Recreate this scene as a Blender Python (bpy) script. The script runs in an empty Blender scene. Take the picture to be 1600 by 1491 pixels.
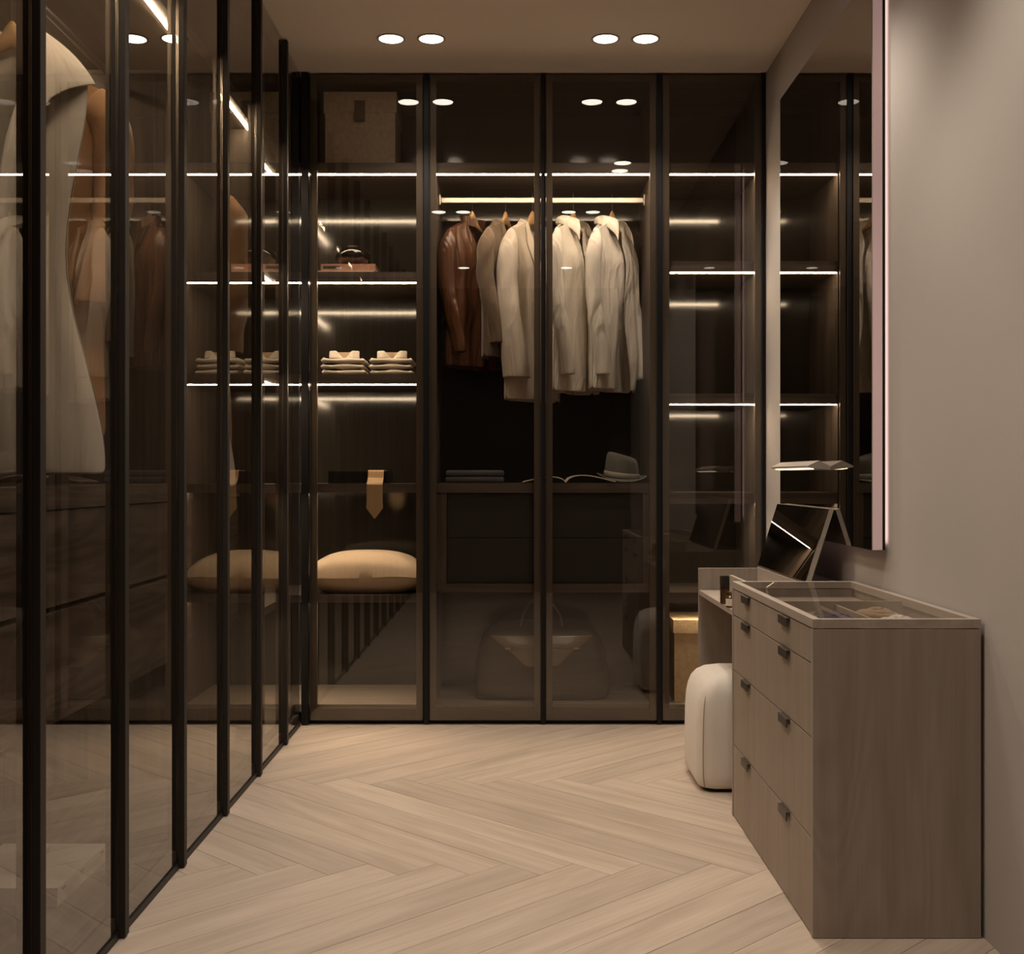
import bpy, bmesh, math, random
from mathutils import Vector, Matrix
random.seed(7)
sc = bpy.context.scene
C = sc.collection
R = math.radians
PI = math.pi

# ------------------------------------------------------------------ camera
EYE = 1.064
cam = bpy.data.cameras.new('camera'); camo = bpy.data.objects.new('camera', cam); C.objects.link(camo)
camo.location = (0, 0, EYE); camo.rotation_euler = (R(90), 0, 0)
cam.sensor_fit = 'HORIZONTAL'; cam.sensor_width = 36.0; cam.lens = 36.0 * 1880 / 1600
cam.clip_start = 0.02
sc.camera = camo
# ------------------------------------------------------------------ world and exposure
w = bpy.data.worlds.new('world'); sc.world = w; w.use_nodes = True
w.node_tree.nodes['Background'].inputs[0].default_value = (0.9, 0.8, 0.7, 1)
w.node_tree.nodes['Background'].inputs[1].default_value = 0.0
sc.view_settings.view_transform = 'Standard'; sc.view_settings.look = 'None'
sc.view_settings.gamma = 1.0; sc.view_settings.use_curve_mapping = False
sc.view_settings.exposure = 0.0
cy = sc.cycles
cy.max_bounces = 10; cy.diffuse_bounces = 4; cy.glossy_bounces = 7; cy.transmission_bounces = 6
cy.transparent_max_bounces = 40; cy.caustics_reflective = False; cy.caustics_refractive = False
cy.sample_clamp_indirect = 3.0; cy.use_denoising = True
# light levels, all in one place
SPOT_W = 22.0            # each ceiling downlight
SPOT_COL = (1.0, 0.885, 0.765)
LED_L = 88.0             # radiance of the shelf light strips
LED_COL = (1.0, 0.795, 0.55)
PINK_L = 2.4             # strip behind the wall mirror
DISC_L = 14.0
LAMP_L = 3.2

# ------------------------------------------------------------------ materials
def new_mat(name):
    m = bpy.data.materials.new(name); m.use_nodes = True
    nt = m.node_tree
    return m, nt, nt.nodes['Principled BSDF'], nt.nodes, nt.links
def rgb(c): return (c[0], c[1], c[2], 1)
def plain(name, col, rough=0.5, metal=0.0, spec=0.5, bump=0.0, bscale=200, noise=0.0, nscale=6, coat=0.0):
    m, nt, p, N, L = new_mat(name)
    p.inputs['Base Color'].default_value = rgb(col)
    p.inputs['Roughness'].default_value = rough; p.inputs['Metallic'].default_value = metal
    p.inputs['Specular IOR Level'].default_value = spec
    p.inputs['Coat Weight'].default_value = coat
    tc = N.new('ShaderNodeTexCoord')
    if noise:
        n = N.new('ShaderNodeTexNoise'); n.inputs['Scale'].default_value = nscale; n.inputs['Detail'].default_value = 5
        L.new(tc.outputs['Object'], n.inputs['Vector'])
        mx = N.new('ShaderNodeMix'); mx.data_type = 'RGBA'
        mx.inputs[6].default_value = rgb([c * (1 - noise) for c in col]); mx.inputs[7].default_value = rgb([min(1, c * (1 + noise)) for c in col])
        L.new(n.outputs['Fac'], mx.inputs[0]); L.new(mx.outputs[2], p.inputs['Base Color'])
    if bump:
        n2 = N.new('ShaderNodeTexNoise'); n2.inputs['Scale'].default_value = bscale; n2.inputs['Detail'].default_value = 3
        L.new(tc.outputs['Object'], n2.inputs['Vector'])
        b = N.new('ShaderNodeBump'); b.inputs['Strength'].default_value = bump; b.inputs['Distance'].default_value = 0.002
        L.new(n2.outputs['Fac'], b.inputs['Height']); L.new(b.outputs[0], p.inputs['Normal'])
    return m
def wood(name, c0, c1, axis='z', rough=0.5, across=22.0, along=0.9, vary=0.0, bump=0.15, figure=0.5, spec=0.4):
    """grain runs along 'axis' of the object's own coordinates"""
    m, nt, p, N, L = new_mat(name)
    tc = N.new('ShaderNodeTexCoord'); oi = N.new('ShaderNodeObjectInfo')
    sca = {'x': (along, across, across), 'y': (across, along, across), 'z': (across, across, along)}[axis]
    off = N.new('ShaderNodeVectorMath'); off.operation = 'ADD'
    rnd = N.new('ShaderNodeMath'); rnd.operation = 'MULTIPLY'; rnd.inputs[1].default_value = 37.0
    L.new(oi.outputs['Random'], rnd.inputs[0]); L.new(tc.outputs['Object'], off.inputs[0]); L.new(rnd.outputs[0], off.inputs[1])
    mp = N.new('ShaderNodeMapping'); mp.inputs['Scale'].default_value = sca
    L.new(off.outputs[0], mp.inputs['Vector'])
    n1 = N.new('ShaderNodeTexNoise'); n1.inputs['Scale'].default_value = 1.0; n1.inputs['Detail'].default_value = 6; n1.inputs['Distortion'].default_value = 0.6
    L.new(mp.outputs[0], n1.inputs['Vector'])
    mp2 = N.new('ShaderNodeMapping'); mp2.inputs['Scale'].default_value = tuple(s * (7 if s > 3 else 3.0) for s in sca)
    L.new(off.outputs[0], mp2.inputs['Vector'])
    n2 = N.new('ShaderNodeTexNoise'); n2.inputs['Scale'].default_value = 1.0; n2.inputs['Detail'].default_value = 3
    L.new(mp2.outputs[0], n2.inputs['Vector'])
    # broad cathedral figure
    mp3 = N.new('ShaderNodeMapping'); mp3.inputs['Scale'].default_value = tuple(s * (0.28 if s > 3 else 0.7) for s in sca)
    L.new(off.outputs[0], mp3.inputs['Vector'])
    n3 = N.new('ShaderNodeTexNoise'); n3.inputs['Scale'].default_value = 1.0; n3.inputs['Detail'].default_value = 1; n3.inputs['Distortion'].default_value = 1.2
    L.new(mp3.outputs[0], n3.inputs['Vector'])
    sn = N.new('ShaderNodeMath'); sn.operation = 'MULTIPLY'; sn.inputs[1].default_value = 46.0; L.new(n3.outputs['Fac'], sn.inputs[0])
    si = N.new('ShaderNodeMath'); si.operation = 'SINE'; L.new(sn.outputs[0], si.inputs[0])
    ab = N.new('ShaderNodeMath'); ab.operation = 'MULTIPLY_ADD'; ab.inputs[1].default_value = 0.09 * figure; ab.inputs[2].default_value = 0.0; L.new(si.outputs[0], ab.inputs[0])
    add = N.new('ShaderNodeMath'); add.operation = 'ADD'; L.new(n1.outputs['Fac'], add.inputs[0]); L.new(ab.outputs[0], add.inputs[1])
    fi = N.new('ShaderNodeMath'); fi.operation = 'MULTIPLY_ADD'; fi.inputs[1].default_value = 0.35; L.new(n2.outputs['Fac'], fi.inputs[0]); L.new(add.outputs[0], fi.inputs[2])
    sub = N.new('ShaderNodeMath'); sub.operation = 'SUBTRACT'; sub.inputs[1].default_value = 0.175; L.new(fi.outputs[0], sub.inputs[0])
    rp = N.new('ShaderNodeValToRGB'); rp.color_ramp.elements[0].position = 0.28; rp.color_ramp.elements[1].position = 0.72
    rp.color_ramp.elements[0].color = rgb(c0); rp.color_ramp.elements[1].color = rgb(c1)
    L.new(sub.outputs[0], rp.inputs[0])
    out = rp.outputs[0]
    if vary:
        vm = N.new('ShaderNodeMath'); vm.operation = 'MULTIPLY_ADD'; vm.inputs[1].default_value = 2 * vary; vm.inputs[2].default_value = 1 - vary
        L.new(oi.outputs['Random'], vm.inputs[0])
        hs = N.new('ShaderNodeHueSaturation'); L.new(vm.outputs[0], hs.inputs['Value']); L.new(out, hs.inputs['Color']); out = hs.outputs[0]
    L.new(out, p.inputs['Base Color'])
    p.inputs['Roughness'].default_value = rough; p.inputs['Specular IOR Level'].default_value = spec
    b = N.new('ShaderNodeBump'); b.inputs['Strength'].default_value = bump; b.inputs['Distance'].default_value = 0.001
    L.new(sub.outputs[0], b.inputs['Height']); L.new(b.outputs[0], p.inputs['Normal'])
    return m
def weave(name, c0, c1, scale=260.0, rough=0.85, bump=0.6):
    m, nt, p, N, L = new_mat(name)
    tc = N.new('ShaderNodeTexCoord')
    mp = N.new('ShaderNodeMapping'); L.new(tc.outputs['Object'], mp.inputs['Vector'])
    a = N.new('ShaderNodeTexWave'); a.bands_direction = 'X'; a.inputs['Scale'].default_value = scale / 6.28; a.inputs['Distortion'].default_value = 1.5; a.inputs['Detail'].default_value = 2
    b = N.new('ShaderNodeTexWave'); b.bands_direction = 'Z'; b.inputs['Scale'].default_value = scale / 6.28; b.inputs['Distortion'].default_value = 1.5; b.inputs['Detail'].default_value = 2
    n = N.new('ShaderNodeTexNoise'); n.inputs['Scale'].default_value = 60; n.inputs['Detail'].default_value = 4
    for k in (a, b, n): L.new(mp.outputs[0], k.inputs['Vector'])
    mu = N.new('ShaderNodeMath'); mu.operation = 'MULTIPLY'; L.new(a.outputs['Fac'], mu.inputs[0]); L.new(b.outputs['Fac'], mu.inputs[1])
    av = N.new('ShaderNodeMath'); av.operation = 'ADD'; L.new(mu.outputs[0], av.inputs[0]); L.new(n.outputs['Fac'], av.inputs[1])
    rp = N.new('ShaderNodeValToRGB'); rp.color_ramp.elements[0].position = 0.3; rp.color_ramp.elements[1].position = 1.2 / 1.3
    rp.color_ramp.elements[0].color = rgb(c0); rp.color_ramp.elements[1].color = rgb(c1)
    L.new(av.outputs[0], rp.inputs[0]); L.new(rp.outputs[0], p.inputs['Base Color'])
    p.inputs['Roughness'].default_value = rough; p.inputs['Specular IOR Level'].default_value = 0.2
    bm_ = N.new('ShaderNodeBump'); bm_.inputs['Strength'].default_value = bump; bm_.inputs['Distance'].default_value = 0.0015
    L.new(av.outputs[0], bm_.inputs['Height']); L.new(bm_.outputs[0], p.inputs['Normal'])
    return m
def add_crease(m, amount):
    N = m.node_tree.nodes; L = m.node_tree.links; p = N['Principled BSDF']
    tc = N.new('ShaderNodeTexCoord'); mp = N.new('ShaderNodeMapping'); mp.inputs['Scale'].default_value = (13, 13, 3.6); mp.inputs['Rotation'].default_value = (0.25, 0.2, 0)
    L.new(tc.outputs['Object'], mp.inputs['Vector'])
    n = N.new('ShaderNodeTexNoise'); n.inputs['Scale'].default_value = 1.0; n.inputs['Detail'].default_value = 2; n.inputs['Distortion'].default_value = 1.0; L.new(mp.outputs[0], n.inputs['Vector'])
    b = N.new('ShaderNodeBump'); b.inputs['Strength'].default_value = amount; b.inputs['Distance'].default_value = 0.03; L.new(n.outputs['Fac'], b.inputs['Height'])
    old = p.inputs['Normal'].links
    if old: L.new(old[0].from_socket, b.inputs['Normal'])
    L.new(b.outputs[0], p.inputs['Normal'])
def fabric(name, col, rough=0.9, scale=420.0, bump=0.25, var=0.12, sheen=0.25, crease=0.0):
    m = plain(name, col, rough=rough, spec=0.2, bump=bump, bscale=scale, noise=var, nscale=9)
    m.node_tree.nodes['Principled BSDF'].inputs['Sheen Weight'].default_value = sheen
    if crease: add_crease(m, crease)
    return m
def emit(name, col, s):
    m = bpy.data.materials.new(name); m.use_nodes = True; nt = m.node_tree
    for n in list(nt.nodes): nt.nodes.remove(n)
    e = nt.nodes.new('ShaderNodeEmission'); e.inputs[0].default_value = rgb(col); e.inputs[1].default_value = s
    o = nt.nodes.new('ShaderNodeOutputMaterial'); nt.links.new(e.outputs[0], o.inputs[0])
    return m
def glass(name, tint, ior=1.52, gain=1.6, rough=0.0):
    """thin pane: tinted see-through plus a mirror reflection on the outer faces"""
    m = bpy.data.materials.new(name); m.use_nodes = True; nt = m.node_tree; N = nt.nodes; L = nt.links
    for n in list(N): N.remove(n)
    t = N.new('ShaderNodeBsdfTransparent'); t.inputs[0].default_value = rgb([math.sqrt(c) for c in tint])
    g = N.new('ShaderNodeBsdfGlossy'); g.inputs['Color'].default_value = (0.97, 0.95, 0.92, 1); g.inputs['Roughness'].default_value = rough
    f = N.new('ShaderNodeFresnel'); f.inputs[0].default_value = ior
    ge = N.new('ShaderNodeNewGeometry')
    inv = N.new('ShaderNodeMath'); inv.operation = 'SUBTRACT'; inv.inputs[0].default_value = 1.0; L.new(ge.outputs['Backfacing'], inv.inputs[1])
    mu = N.new('ShaderNodeMath'); mu.operation = 'MULTIPLY'; L.new(f.outputs[0], mu.inputs[0]); L.new(inv.outputs[0], mu.inputs[1])
    ga = N.new('ShaderNodeMath'); ga.operation = 'MULTIPLY'; ga.use_clamp = True; ga.inputs[1].default_value = gain; L.new(mu.outputs[0], ga.inputs[0])
    mx = N.new('ShaderNodeMixShader'); L.new(ga.outputs[0], mx.inputs[0]); L.new(t.outputs[0], mx.inputs[1]); L.new(g.outputs[0], mx.inputs[2])
    o = N.new('ShaderNodeOutputMaterial'); L.new(mx.outputs[0], o.inputs[0])
    return m

M = {}
M['wall'] = plain('wall paint', (0.470, 0.424, 0.388), rough=0.92, spec=0.15, bump=0.08, bscale=300, noise=0.03, nscale=3)
M['ceiling'] = plain('ceiling paint', (0.80, 0.705, 0.61), rough=0.95, spec=0.1, bump=0.08, bscale=350)
M['darkwall'] = plain('dark wall', (0.06, 0.05, 0.042), rough=0.6, spec=0.3)
M['plank'] = wood('pale oak plank', (0.435, 0.344, 0.270), (0.592, 0.482, 0.390), axis='x', rough=0.52, across=16, along=1.3, vary=0.085, figure=0.4, bump=0.12, spec=0.35)
M['subfloor'] = plain('plank joint', (0.13, 0.09, 0.06), rough=0.9)
M['walnut_z'] = wood('dark walnut upright', (0.056, 0.042, 0.033), (0.150, 0.118, 0.094), axis='z', rough=0.5, across=26, along=0.8, figure=0.4)
M['walnut_x'] = wood('dark walnut shelf', (0.050, 0.038, 0.031), (0.125, 0.099, 0.082), axis='x', rough=0.5, across=26, along=0.9, figure=0.5)
M['walnut_y'] = wood('dark walnut drawer', (0.055, 0.042, 0.034), (0.145, 0.115, 0.094), axis='y', rough=0.5, across=22, along=1.0, figure=1.3)
M['taupe_z'] = wood('taupe oak veneer', (0.262, 0.216, 0.180), (0.345, 0.290, 0.245), axis='z', rough=0.55, across=20, along=1.1, figure=0.7, bump=0.2)
M['taupe_y'] = wood('taupe oak drawer', (0.290, 0.232, 0.186), (0.345, 0.280, 0.228), axis='z', rough=0.55, across=20, along=1.2, figure=0.35, bump=0.15)
M['walnut_lit_x'] = wood('lit-toned walnut base', (0.20, 0.160, 0.130), (0.28, 0.230, 0.190), axis='x', rough=0.5, across=20, along=1.0, figure=0.5)  # for the bottom panels: walnut lightened in colour to look lit
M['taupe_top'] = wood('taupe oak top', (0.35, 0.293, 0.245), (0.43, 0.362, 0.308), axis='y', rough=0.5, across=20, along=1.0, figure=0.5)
M['bronze'] = plain('dark bronze metal', (0.036, 0.030, 0.026), rough=0.5, metal=0.0, spec=0.12)
M['frame'] = plain('bronze door frame', (0.125, 0.100, 0.078), rough=0.42, metal=0.35, spec=0.4)
M['black'] = plain('black gasket', (0.006, 0.005, 0.005), rough=0.45, spec=0.3)
M['backpanel'] = plain('dark lacquered back', (0.026, 0.022, 0.018), rough=0.098, spec=0.6)
M['drawerdark'] = plain('charcoal leather drawer', (0.022, 0.020, 0.019), rough=0.55, spec=0.4, bump=0.1)
M['glass'] = glass('smoked bronze glass', (0.76, 0.72, 0.665), ior=1.56, gain=1.62)
M['clearglass'] = glass('clear glass', (0.90, 0.88, 0.85), gain=0.5)
M['mirror'] = plain('smoked mirror', (0.52, 0.49, 0.46), rough=0.0, metal=1.0)
M['led'] = emit('warm light strip', LED_COL, LED_L)
M['disc'] = emit('downlight diffuser', (1.0, 0.90, 0.78), DISC_L)
M['lampled'] = emit('lamp strip', (1.0, 0.78, 0.46), LAMP_L)
M['pinkled'] = emit('mirror backlight', (1.0, 0.72, 0.67), PINK_L)
M['pinkside'] = plain('frosted rose acrylic', (0.50, 0.36, 0.34), rough=0.5, spec=0.3)
M['pinkside'].node_tree.nodes['Principled BSDF'].inputs['Emission Color'].default_value = (1.0, 0.66, 0.62, 1)
M['pinkside'].node_tree.nodes['Principled BSDF'].inputs['Emission Strength'].default_value = 0.20
M['rim'] = plain('white downlight rim', (0.45, 0.38, 0.32), rough=0.5)
M['chrome'] = plain('brushed steel', (0.34, 0.31, 0.28), rough=0.32, metal=1.0)
M['hanger'] = wood('beech hanger', (0.42, 0.25, 0.12), (0.58, 0.37, 0.19), axis='x', rough=0.4, across=30, along=3, figure=0.3)
M['leather'] = plain('brown leather', (0.090, 0.034, 0.014), rough=0.38, spec=0.5, bump=0.35, bscale=120, noise=0.3, nscale=7)
add_crease(M['leather'], 0.8)
M['taupecloth'] = fabric('taupe wool', (0.165, 0.118, 0.083), crease=0.5)
M['beigecloth'] = fabric('pale beige wool', (0.60, 0.525, 0.455), var=0.06, crease=0.6)
M['linen'] = fabric('off white linen', (0.72, 0.665, 0.59), var=0.05, crease=0.9)
M['linen2'] = fabric('white twill', (0.76, 0.71, 0.645), var=0.05, crease=0.9)
M['whitewool'] = fabric('white wool coat', (0.70, 0.645, 0.58), var=0.05, crease=0.35)
M['camel'] = fabric('camel wool', (0.40, 0.225, 0.115), scale=250, bump=0.6)
M['boucle'] = fabric('cream upholstery', (0.72, 0.65, 0.57), scale=500, bump=0.5, var=0.05)
M['stitch'] = plain('seam thread', (0.30, 0.24, 0.19), rough=0.9)
M['cushion'] = fabric('beige cushion linen', (0.62, 0.48, 0.35), scale=300, bump=0.4, var=0.08)
M['shirt'] = fabric('white cotton', (0.80, 0.72, 0.62), var=0.03)
M['shirtin'] = fabric('cream collar lining', (0.62, 0.47, 0.32), var=0.03)
M['straw'] = weave('straw weave', (0.48, 0.34, 0.19), (0.78, 0.60, 0.38))
M['canvas'] = weave('canvas weave', (0.42, 0.33, 0.245), (0.74, 0.60, 0.46), scale=330)
M['tab'] = plain('leather tab', (0.13, 0.085, 0.055), rough=0.6)
M['bag'] = plain('olive brown leather', (0.060, 0.048, 0.036), rough=0.32, spec=0.55, bump=0.25, bscale=60, noise=0.15, nscale=4)
M['bagflap'] = plain('smooth bag leather', (0.21, 0.175, 0.135), rough=0.25, spec=0.6, bump=0.05, bscale=60)
M['felt'] = fabric('grey green felt', (0.15, 0.15, 0.135), scale=350, bump=0.4)
M['band'] = fabric('pale hat band', (0.46, 0.44, 0.39))
M['paper'] = plain('page edges', (0.66, 0.58, 0.48), rough=0.8)
M['print'] = plain('printed page', (0.30, 0.12, 0.05), rough=0.5, noise=0.9, nscale=14)
M['slate'] = fabric('slate knit', (0.085, 0.085, 0.095))
M['vase'] = plain('smoked bronze ceramic', (0.010, 0.007, 0.005), rough=0.05, spec=0.8)
M['pinkbook'] = plain('salmon book cloth', (0.52, 0.27, 0.185), rough=0.7, bump=0.15)
M['darkprint'] = plain('dark print', (0.05, 0.035, 0.028), rough=0.6)
M['tie'] = plain('tan silk', (0.50, 0.33, 0.19), rough=0.5, spec=0.4)
M['darkbox'] = plain('black lacquer', (0.012, 0.010, 0.009), rough=0.15, spec=0.6)
M['whitebox'] = plain('white card', (0.60, 0.56, 0.52), rough=0.6)
M['boxprint'] = plain('grey print', (0.22, 0.19, 0.17), rough=0.7)
M['amber'] = plain('dark amber bottle', (0.06, 0.025, 0.010), rough=0.12, spec=0.7)
M['gold'] = plain('brass cap', (0.35, 0.22, 0.08), rough=0.3, metal=1.0)
M['cream'] = plain('cream label', (0.66, 0.56, 0.43), rough=0.6)
M['purple'] = fabric('violet knit', (0.060, 0.052, 0.095), scale=300, bump=0.8)
M['ivoryknit'] = fabric('ivory knit', (0.66, 0.60, 0.52), scale=260, bump=0.8)
M['tanknit'] = fabric('tan knit', (0.34, 0.235, 0.15), scale=260, bump=0.8)
M['lining'] = fabric('tray suede', (0.30, 0.245, 0.195))
M['pearl'] = plain('pearl', (0.75, 0.70, 0.62), rough=0.2)
M['handle'] = plain('dark handle', (0.075, 0.058, 0.050), rough=0.45, metal=0.4)

# ------------------------------------------------------------------ mesh helpers
def link(name, me, mat=None, parent=None, loc=None, smooth=False):
    o = bpy.data.objects.new(name, me); C.objects.link(o)
    if mat is not None and not me.materials: me.materials.append(M[mat] if isinstance(mat, str) else mat)
    if smooth:
        for p in me.polygons: p.use_smooth = True
    if parent is not None: o.parent = parent
    if loc is not None: o.location = loc
    return o
def tag(o, label=None, cat=None, group=None, kind=None):
    if label: o['label'] = label
    if cat: o['category'] = cat
    if group: o['group'] = group
    if kind: o['kind'] = kind
    return o
def empty(name, loc=(0, 0, 0), rz=0.0):
    o = bpy.data.objects.new(name, None); C.objects.link(o); o.location = loc; o.rotation_euler = (0, 0, rz)
    o.empty_display_size = 0.1
    return o
class MB:
    def __init__(s): s.v = []; s.f = []
    def box(s, x0, x1, y0, y1, z0, z1):
        b = len(s.v)
        s.v += [(x0, y0, z0), (x1, y0, z0), (x1, y1, z0), (x0, y1, z0), (x0, y0, z1), (x1, y0, z1), (x1, y1, z1), (x0, y1, z1)]
        s.f += [tuple(b + i for i in q) for q in ((0, 3, 2, 1), (4, 5, 6, 7), (0, 1, 5, 4), (1, 2, 6, 5), (2, 3, 7, 6), (3, 0, 4, 7))]
        return s
    def prism(s, bottom, top):
        """bottom, top: equal-length rings of points"""
        b = len(s.v); n = len(bottom); s.v += list(bottom) + list(top)
        s.f.append(tuple(b + i for i in range(n - 1, -1, -1))); s.f.append(tuple(b + n + i for i in range(n)))
        for i in range(n):
            j = (i + 1) % n; s.f.append((b + i, b + j, b + n + j, b + n + i))
        return s
    def rings(s, rings, cap0=True, cap1=True, closed=True):
        b = len(s.v); n = len(rings[0])
        for r in rings: s.v += list(r)
        for k in range(len(rings) - 1):
            for i in range(n if closed else n - 1):
                j = (i + 1) % n
                s.f.append((b + k * n + i, b + k * n + j, b + (k + 1) * n + j, b + (k + 1) * n + i))
        if cap0: s.f.append(tuple(b + i for i in range(n - 1, -1, -1)))
        if cap1: s.f.append(tuple(b + (len(rings) - 1) * n + i for i in range(n)))
        return s
    def tube(s, pts, r, n=8, caps=True, flat=1.0):
        rr = r if isinstance(r, (list, tuple)) else [r] * len(pts)
        pts = [Vector(p) for p in pts]; rg = []; up0 = None
        for i, p in enumerate(pts):
            t = (pts[min(i + 1, len(pts) - 1)] - pts[max(i - 1, 0)]).normalized()
            if up0 is None: up0 = Vector((0, 0, 1)) if abs(t.z) < 0.9 else Vector((0, 1, 0))
            a = t.cross(up0).normalized(); bb = a.cross(t).normalized(); up0 = bb
            rg.append([tuple(p + a * math.cos(2 * PI * k / n) * rr[i] + bb * math.sin(2 * PI * k / n) * rr[i] * flat) for k in range(n)])
        return s.rings(rg, caps, caps)
    def lathe(s, prof, n=32, c=(0, 0, 0), cap0=True, cap1=True):
        return s.rings([[(c[0] + r * math.cos(2 * PI * k / n), c[1] + r * math.sin(2 * PI * k / n), c[2] + z) for k in range(n)] for r, z in prof], cap0, cap1)
    def grid(s, fn, nu, nv):
        b = len(s.v)
        for j in range(nv + 1):
            for i in range(nu + 1): s.v.append(tuple(fn(i / nu, j / nv)))
        for j in range(nv):
            for i in range(nu):
                a = b + j * (nu + 1) + i
                s.f.append((a, a + 1, a + nu + 2, a + nu + 1))
        return s
    def mesh(s, name):
        me = bpy.data.meshes.new(name); me.from_pydata([tuple(v) for v in s.v], [], s.f); me.validate(); me.update(); return me
    def fixmesh(s, name):
        me = s.mesh(name); bm = bmesh.new(); bm.from_mesh(me); bmesh.ops.recalc_face_normals(bm, faces=bm.faces); bm.to_mesh(me); bm.free(); return me
    def build(s, name, mat, parent=None, loc=None, smooth=False, fix=False):
        return link(name, s.fixmesh(name) if fix else s.mesh(name), mat, parent, loc, smooth)
def box(name, mat, x0, x1, y0, y1, z0, z1, parent=None, bevel=0.0, seg=2):
    """a box whose object origin is its own centre (textures use the object's coordinates)"""
    cx, cy_, cz = (x0 + x1) / 2, (y0 + y1) / 2, (z0 + z1) / 2
    me = MB().box(x0 - cx, x1 - cx, y0 - cy_, y1 - cy_, z0 - cz, z1 - cz).mesh(name)
    if bevel:
        bm = bmesh.new(); bm.from_mesh(me)
        bmesh.ops.bevel(bm, geom=list(bm.edges), offset=bevel, segments=seg, affect='EDGES', profile=0.5)
        bm.to_mesh(me); bm.free()
    o = link(name, me, mat, parent)
    if parent is not None: o.location = Vector((cx, cy_, cz)) - (parent.location if parent.parent is None else parent.location + parent.parent.location)
    else: o.location = (cx, cy_, cz)
    return o
def subd(o, lv=1, solid=0.0, off=0.0):
    if solid:
        m = o.modifiers.new('solid', 'SOLIDIFY'); m.thickness = solid; m.offset = off
    if lv:
        m = o.modifiers.new('sub', 'SUBSURF'); m.levels = lv; m.render_levels = lv
    return o
def copy_tree(o, parent=None):
    c = o.copy(); C.objects.link(c); c.parent = parent
    for ch in list(o.children): copy_tree(ch, c)
    return c

# ------------------------------------------------------------------ room shell
XL, XR, YB, CEIL = -0.907, 1.09, 5.16, 2.80
YF = -0.75
floor = tag(box('floor', 'subfloor', -1.60, XR + 0.06, YF - 0.06, 5.80, -0.06, -0.011), kind='structure')
ceil_ = tag(box('ceiling', 'ceiling', -1.60, XR + 0.06, YF - 0.06, 5.80, CEIL, CEIL + 0.06), kind='structure')
tag(box('wall_right', 'wall', XR, XR + 0.06, YF, 5.74, -0.011, CEIL), kind='structure')
tag(box('wall_left', 'darkwall', -1.60, -1.54, YF, 5.74, -0.011, CEIL), kind='structure')
tag(box('wall_back', 'darkwall', -1.60, XR + 0.06, 5.74, 5.80, -0.011, CEIL), kind='structure')
tag(box('wall_rear', 'darkwall', -1.60, XR + 0.06, YF - 0.06, YF, -0.011, CEIL), kind='structure')
# floor planks laid in herringbone, each its own piece, clipped to the room
PW, PL, NN = 0.1336, 1.336, 10
U = Vector((1, -1)) / math.sqrt(2); V = Vector((1, 1)) / math.sqrt(2); P0 = Vector((-0.869, 4.161))
def clip(poly, ax, val, keep_less):
    out = []
    for i in range(len(poly)):
        a, b = poly[i], poly[(i + 1) % len(poly)]
        ia = (a[ax] <= val) if keep_less else (a[ax] >= val); ib = (b[ax] <= val) if keep_less else (b[ax] >= val)
        if ia: out.append(a)
        if ia != ib:
            t = (val - a[ax]) / (b[ax] - a[ax]); out.append(a + (b - a) * t)
    return out
FX0, FX1, FY0, FY1 = -0.95, XR - 0.0005, YF + 0.001, YB + 0.05
G = 0.0007
for fam in (0, 1):
    for k in range(-60, 60):
        for m in range(-4, 5):
            u0 = k * PW + 2 * NN * PW * m; v0 = k * PW
            if fam == 0: r = (u0, u0 + PL, v0, v0 + PW)
            else: r = (u0 - PW, u0, v0, v0 + PL)
            r = (r[0] + G, r[1] - G, r[2] + G, r[3] - G)
            poly = [P0 + U * a + V * b for a, b in ((r[0], r[2]), (r[1], r[2]), (r[1], r[3]), (r[0], r[3]))]
            for ax, val, kl in ((0, FX1, True), (0, FX0, False), (1, FY1, True), (1, FY0, False)):
                if poly: poly = clip(poly, ax, val, kl)
            if len(poly) < 3: continue
            area = abs(sum(poly[i].cross(poly[(i + 1) % len(poly)]) for i in range(len(poly)))) / 2 if False else abs(sum(poly[i].x * poly[(i + 1) % len(poly)].y - poly[(i + 1) % len(poly)].x * poly[i].y for i in range(len(poly)))) / 2
            if area < 0.002: continue
            ctr = P0 + U * (r[0] + r[1]) / 2 + V * (r[2] + r[3]) / 2
            ang = -PI / 4 if fam == 0 else PI / 4
            ca, sa = math.cos(-ang), math.sin(-ang)
            loc = [((p.x - ctr.x) * ca - (p.y - ctr.y) * sa, (p.x - ctr.x) * sa + (p.y - ctr.y) * ca) for p in poly]
            if sum(loc[i][0] * loc[(i + 1) % len(loc)][1] - loc[(i + 1) % len(loc)][0] * loc[i][1] for i in range(len(loc))) < 0: loc.reverse()
            mb = MB().prism([(x, y, -0.0105) for x, y in loc], [(x, y, 0.0) for x, y in loc])
            o = mb.build('plank', 'plank', floor); o.location = (ctr.x - floor.location.x, ctr.y - floor.location.y, -floor.location.z + random.uniform(-0.0003, 0)); o.rotation_euler = (0, 0, ang)

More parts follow.
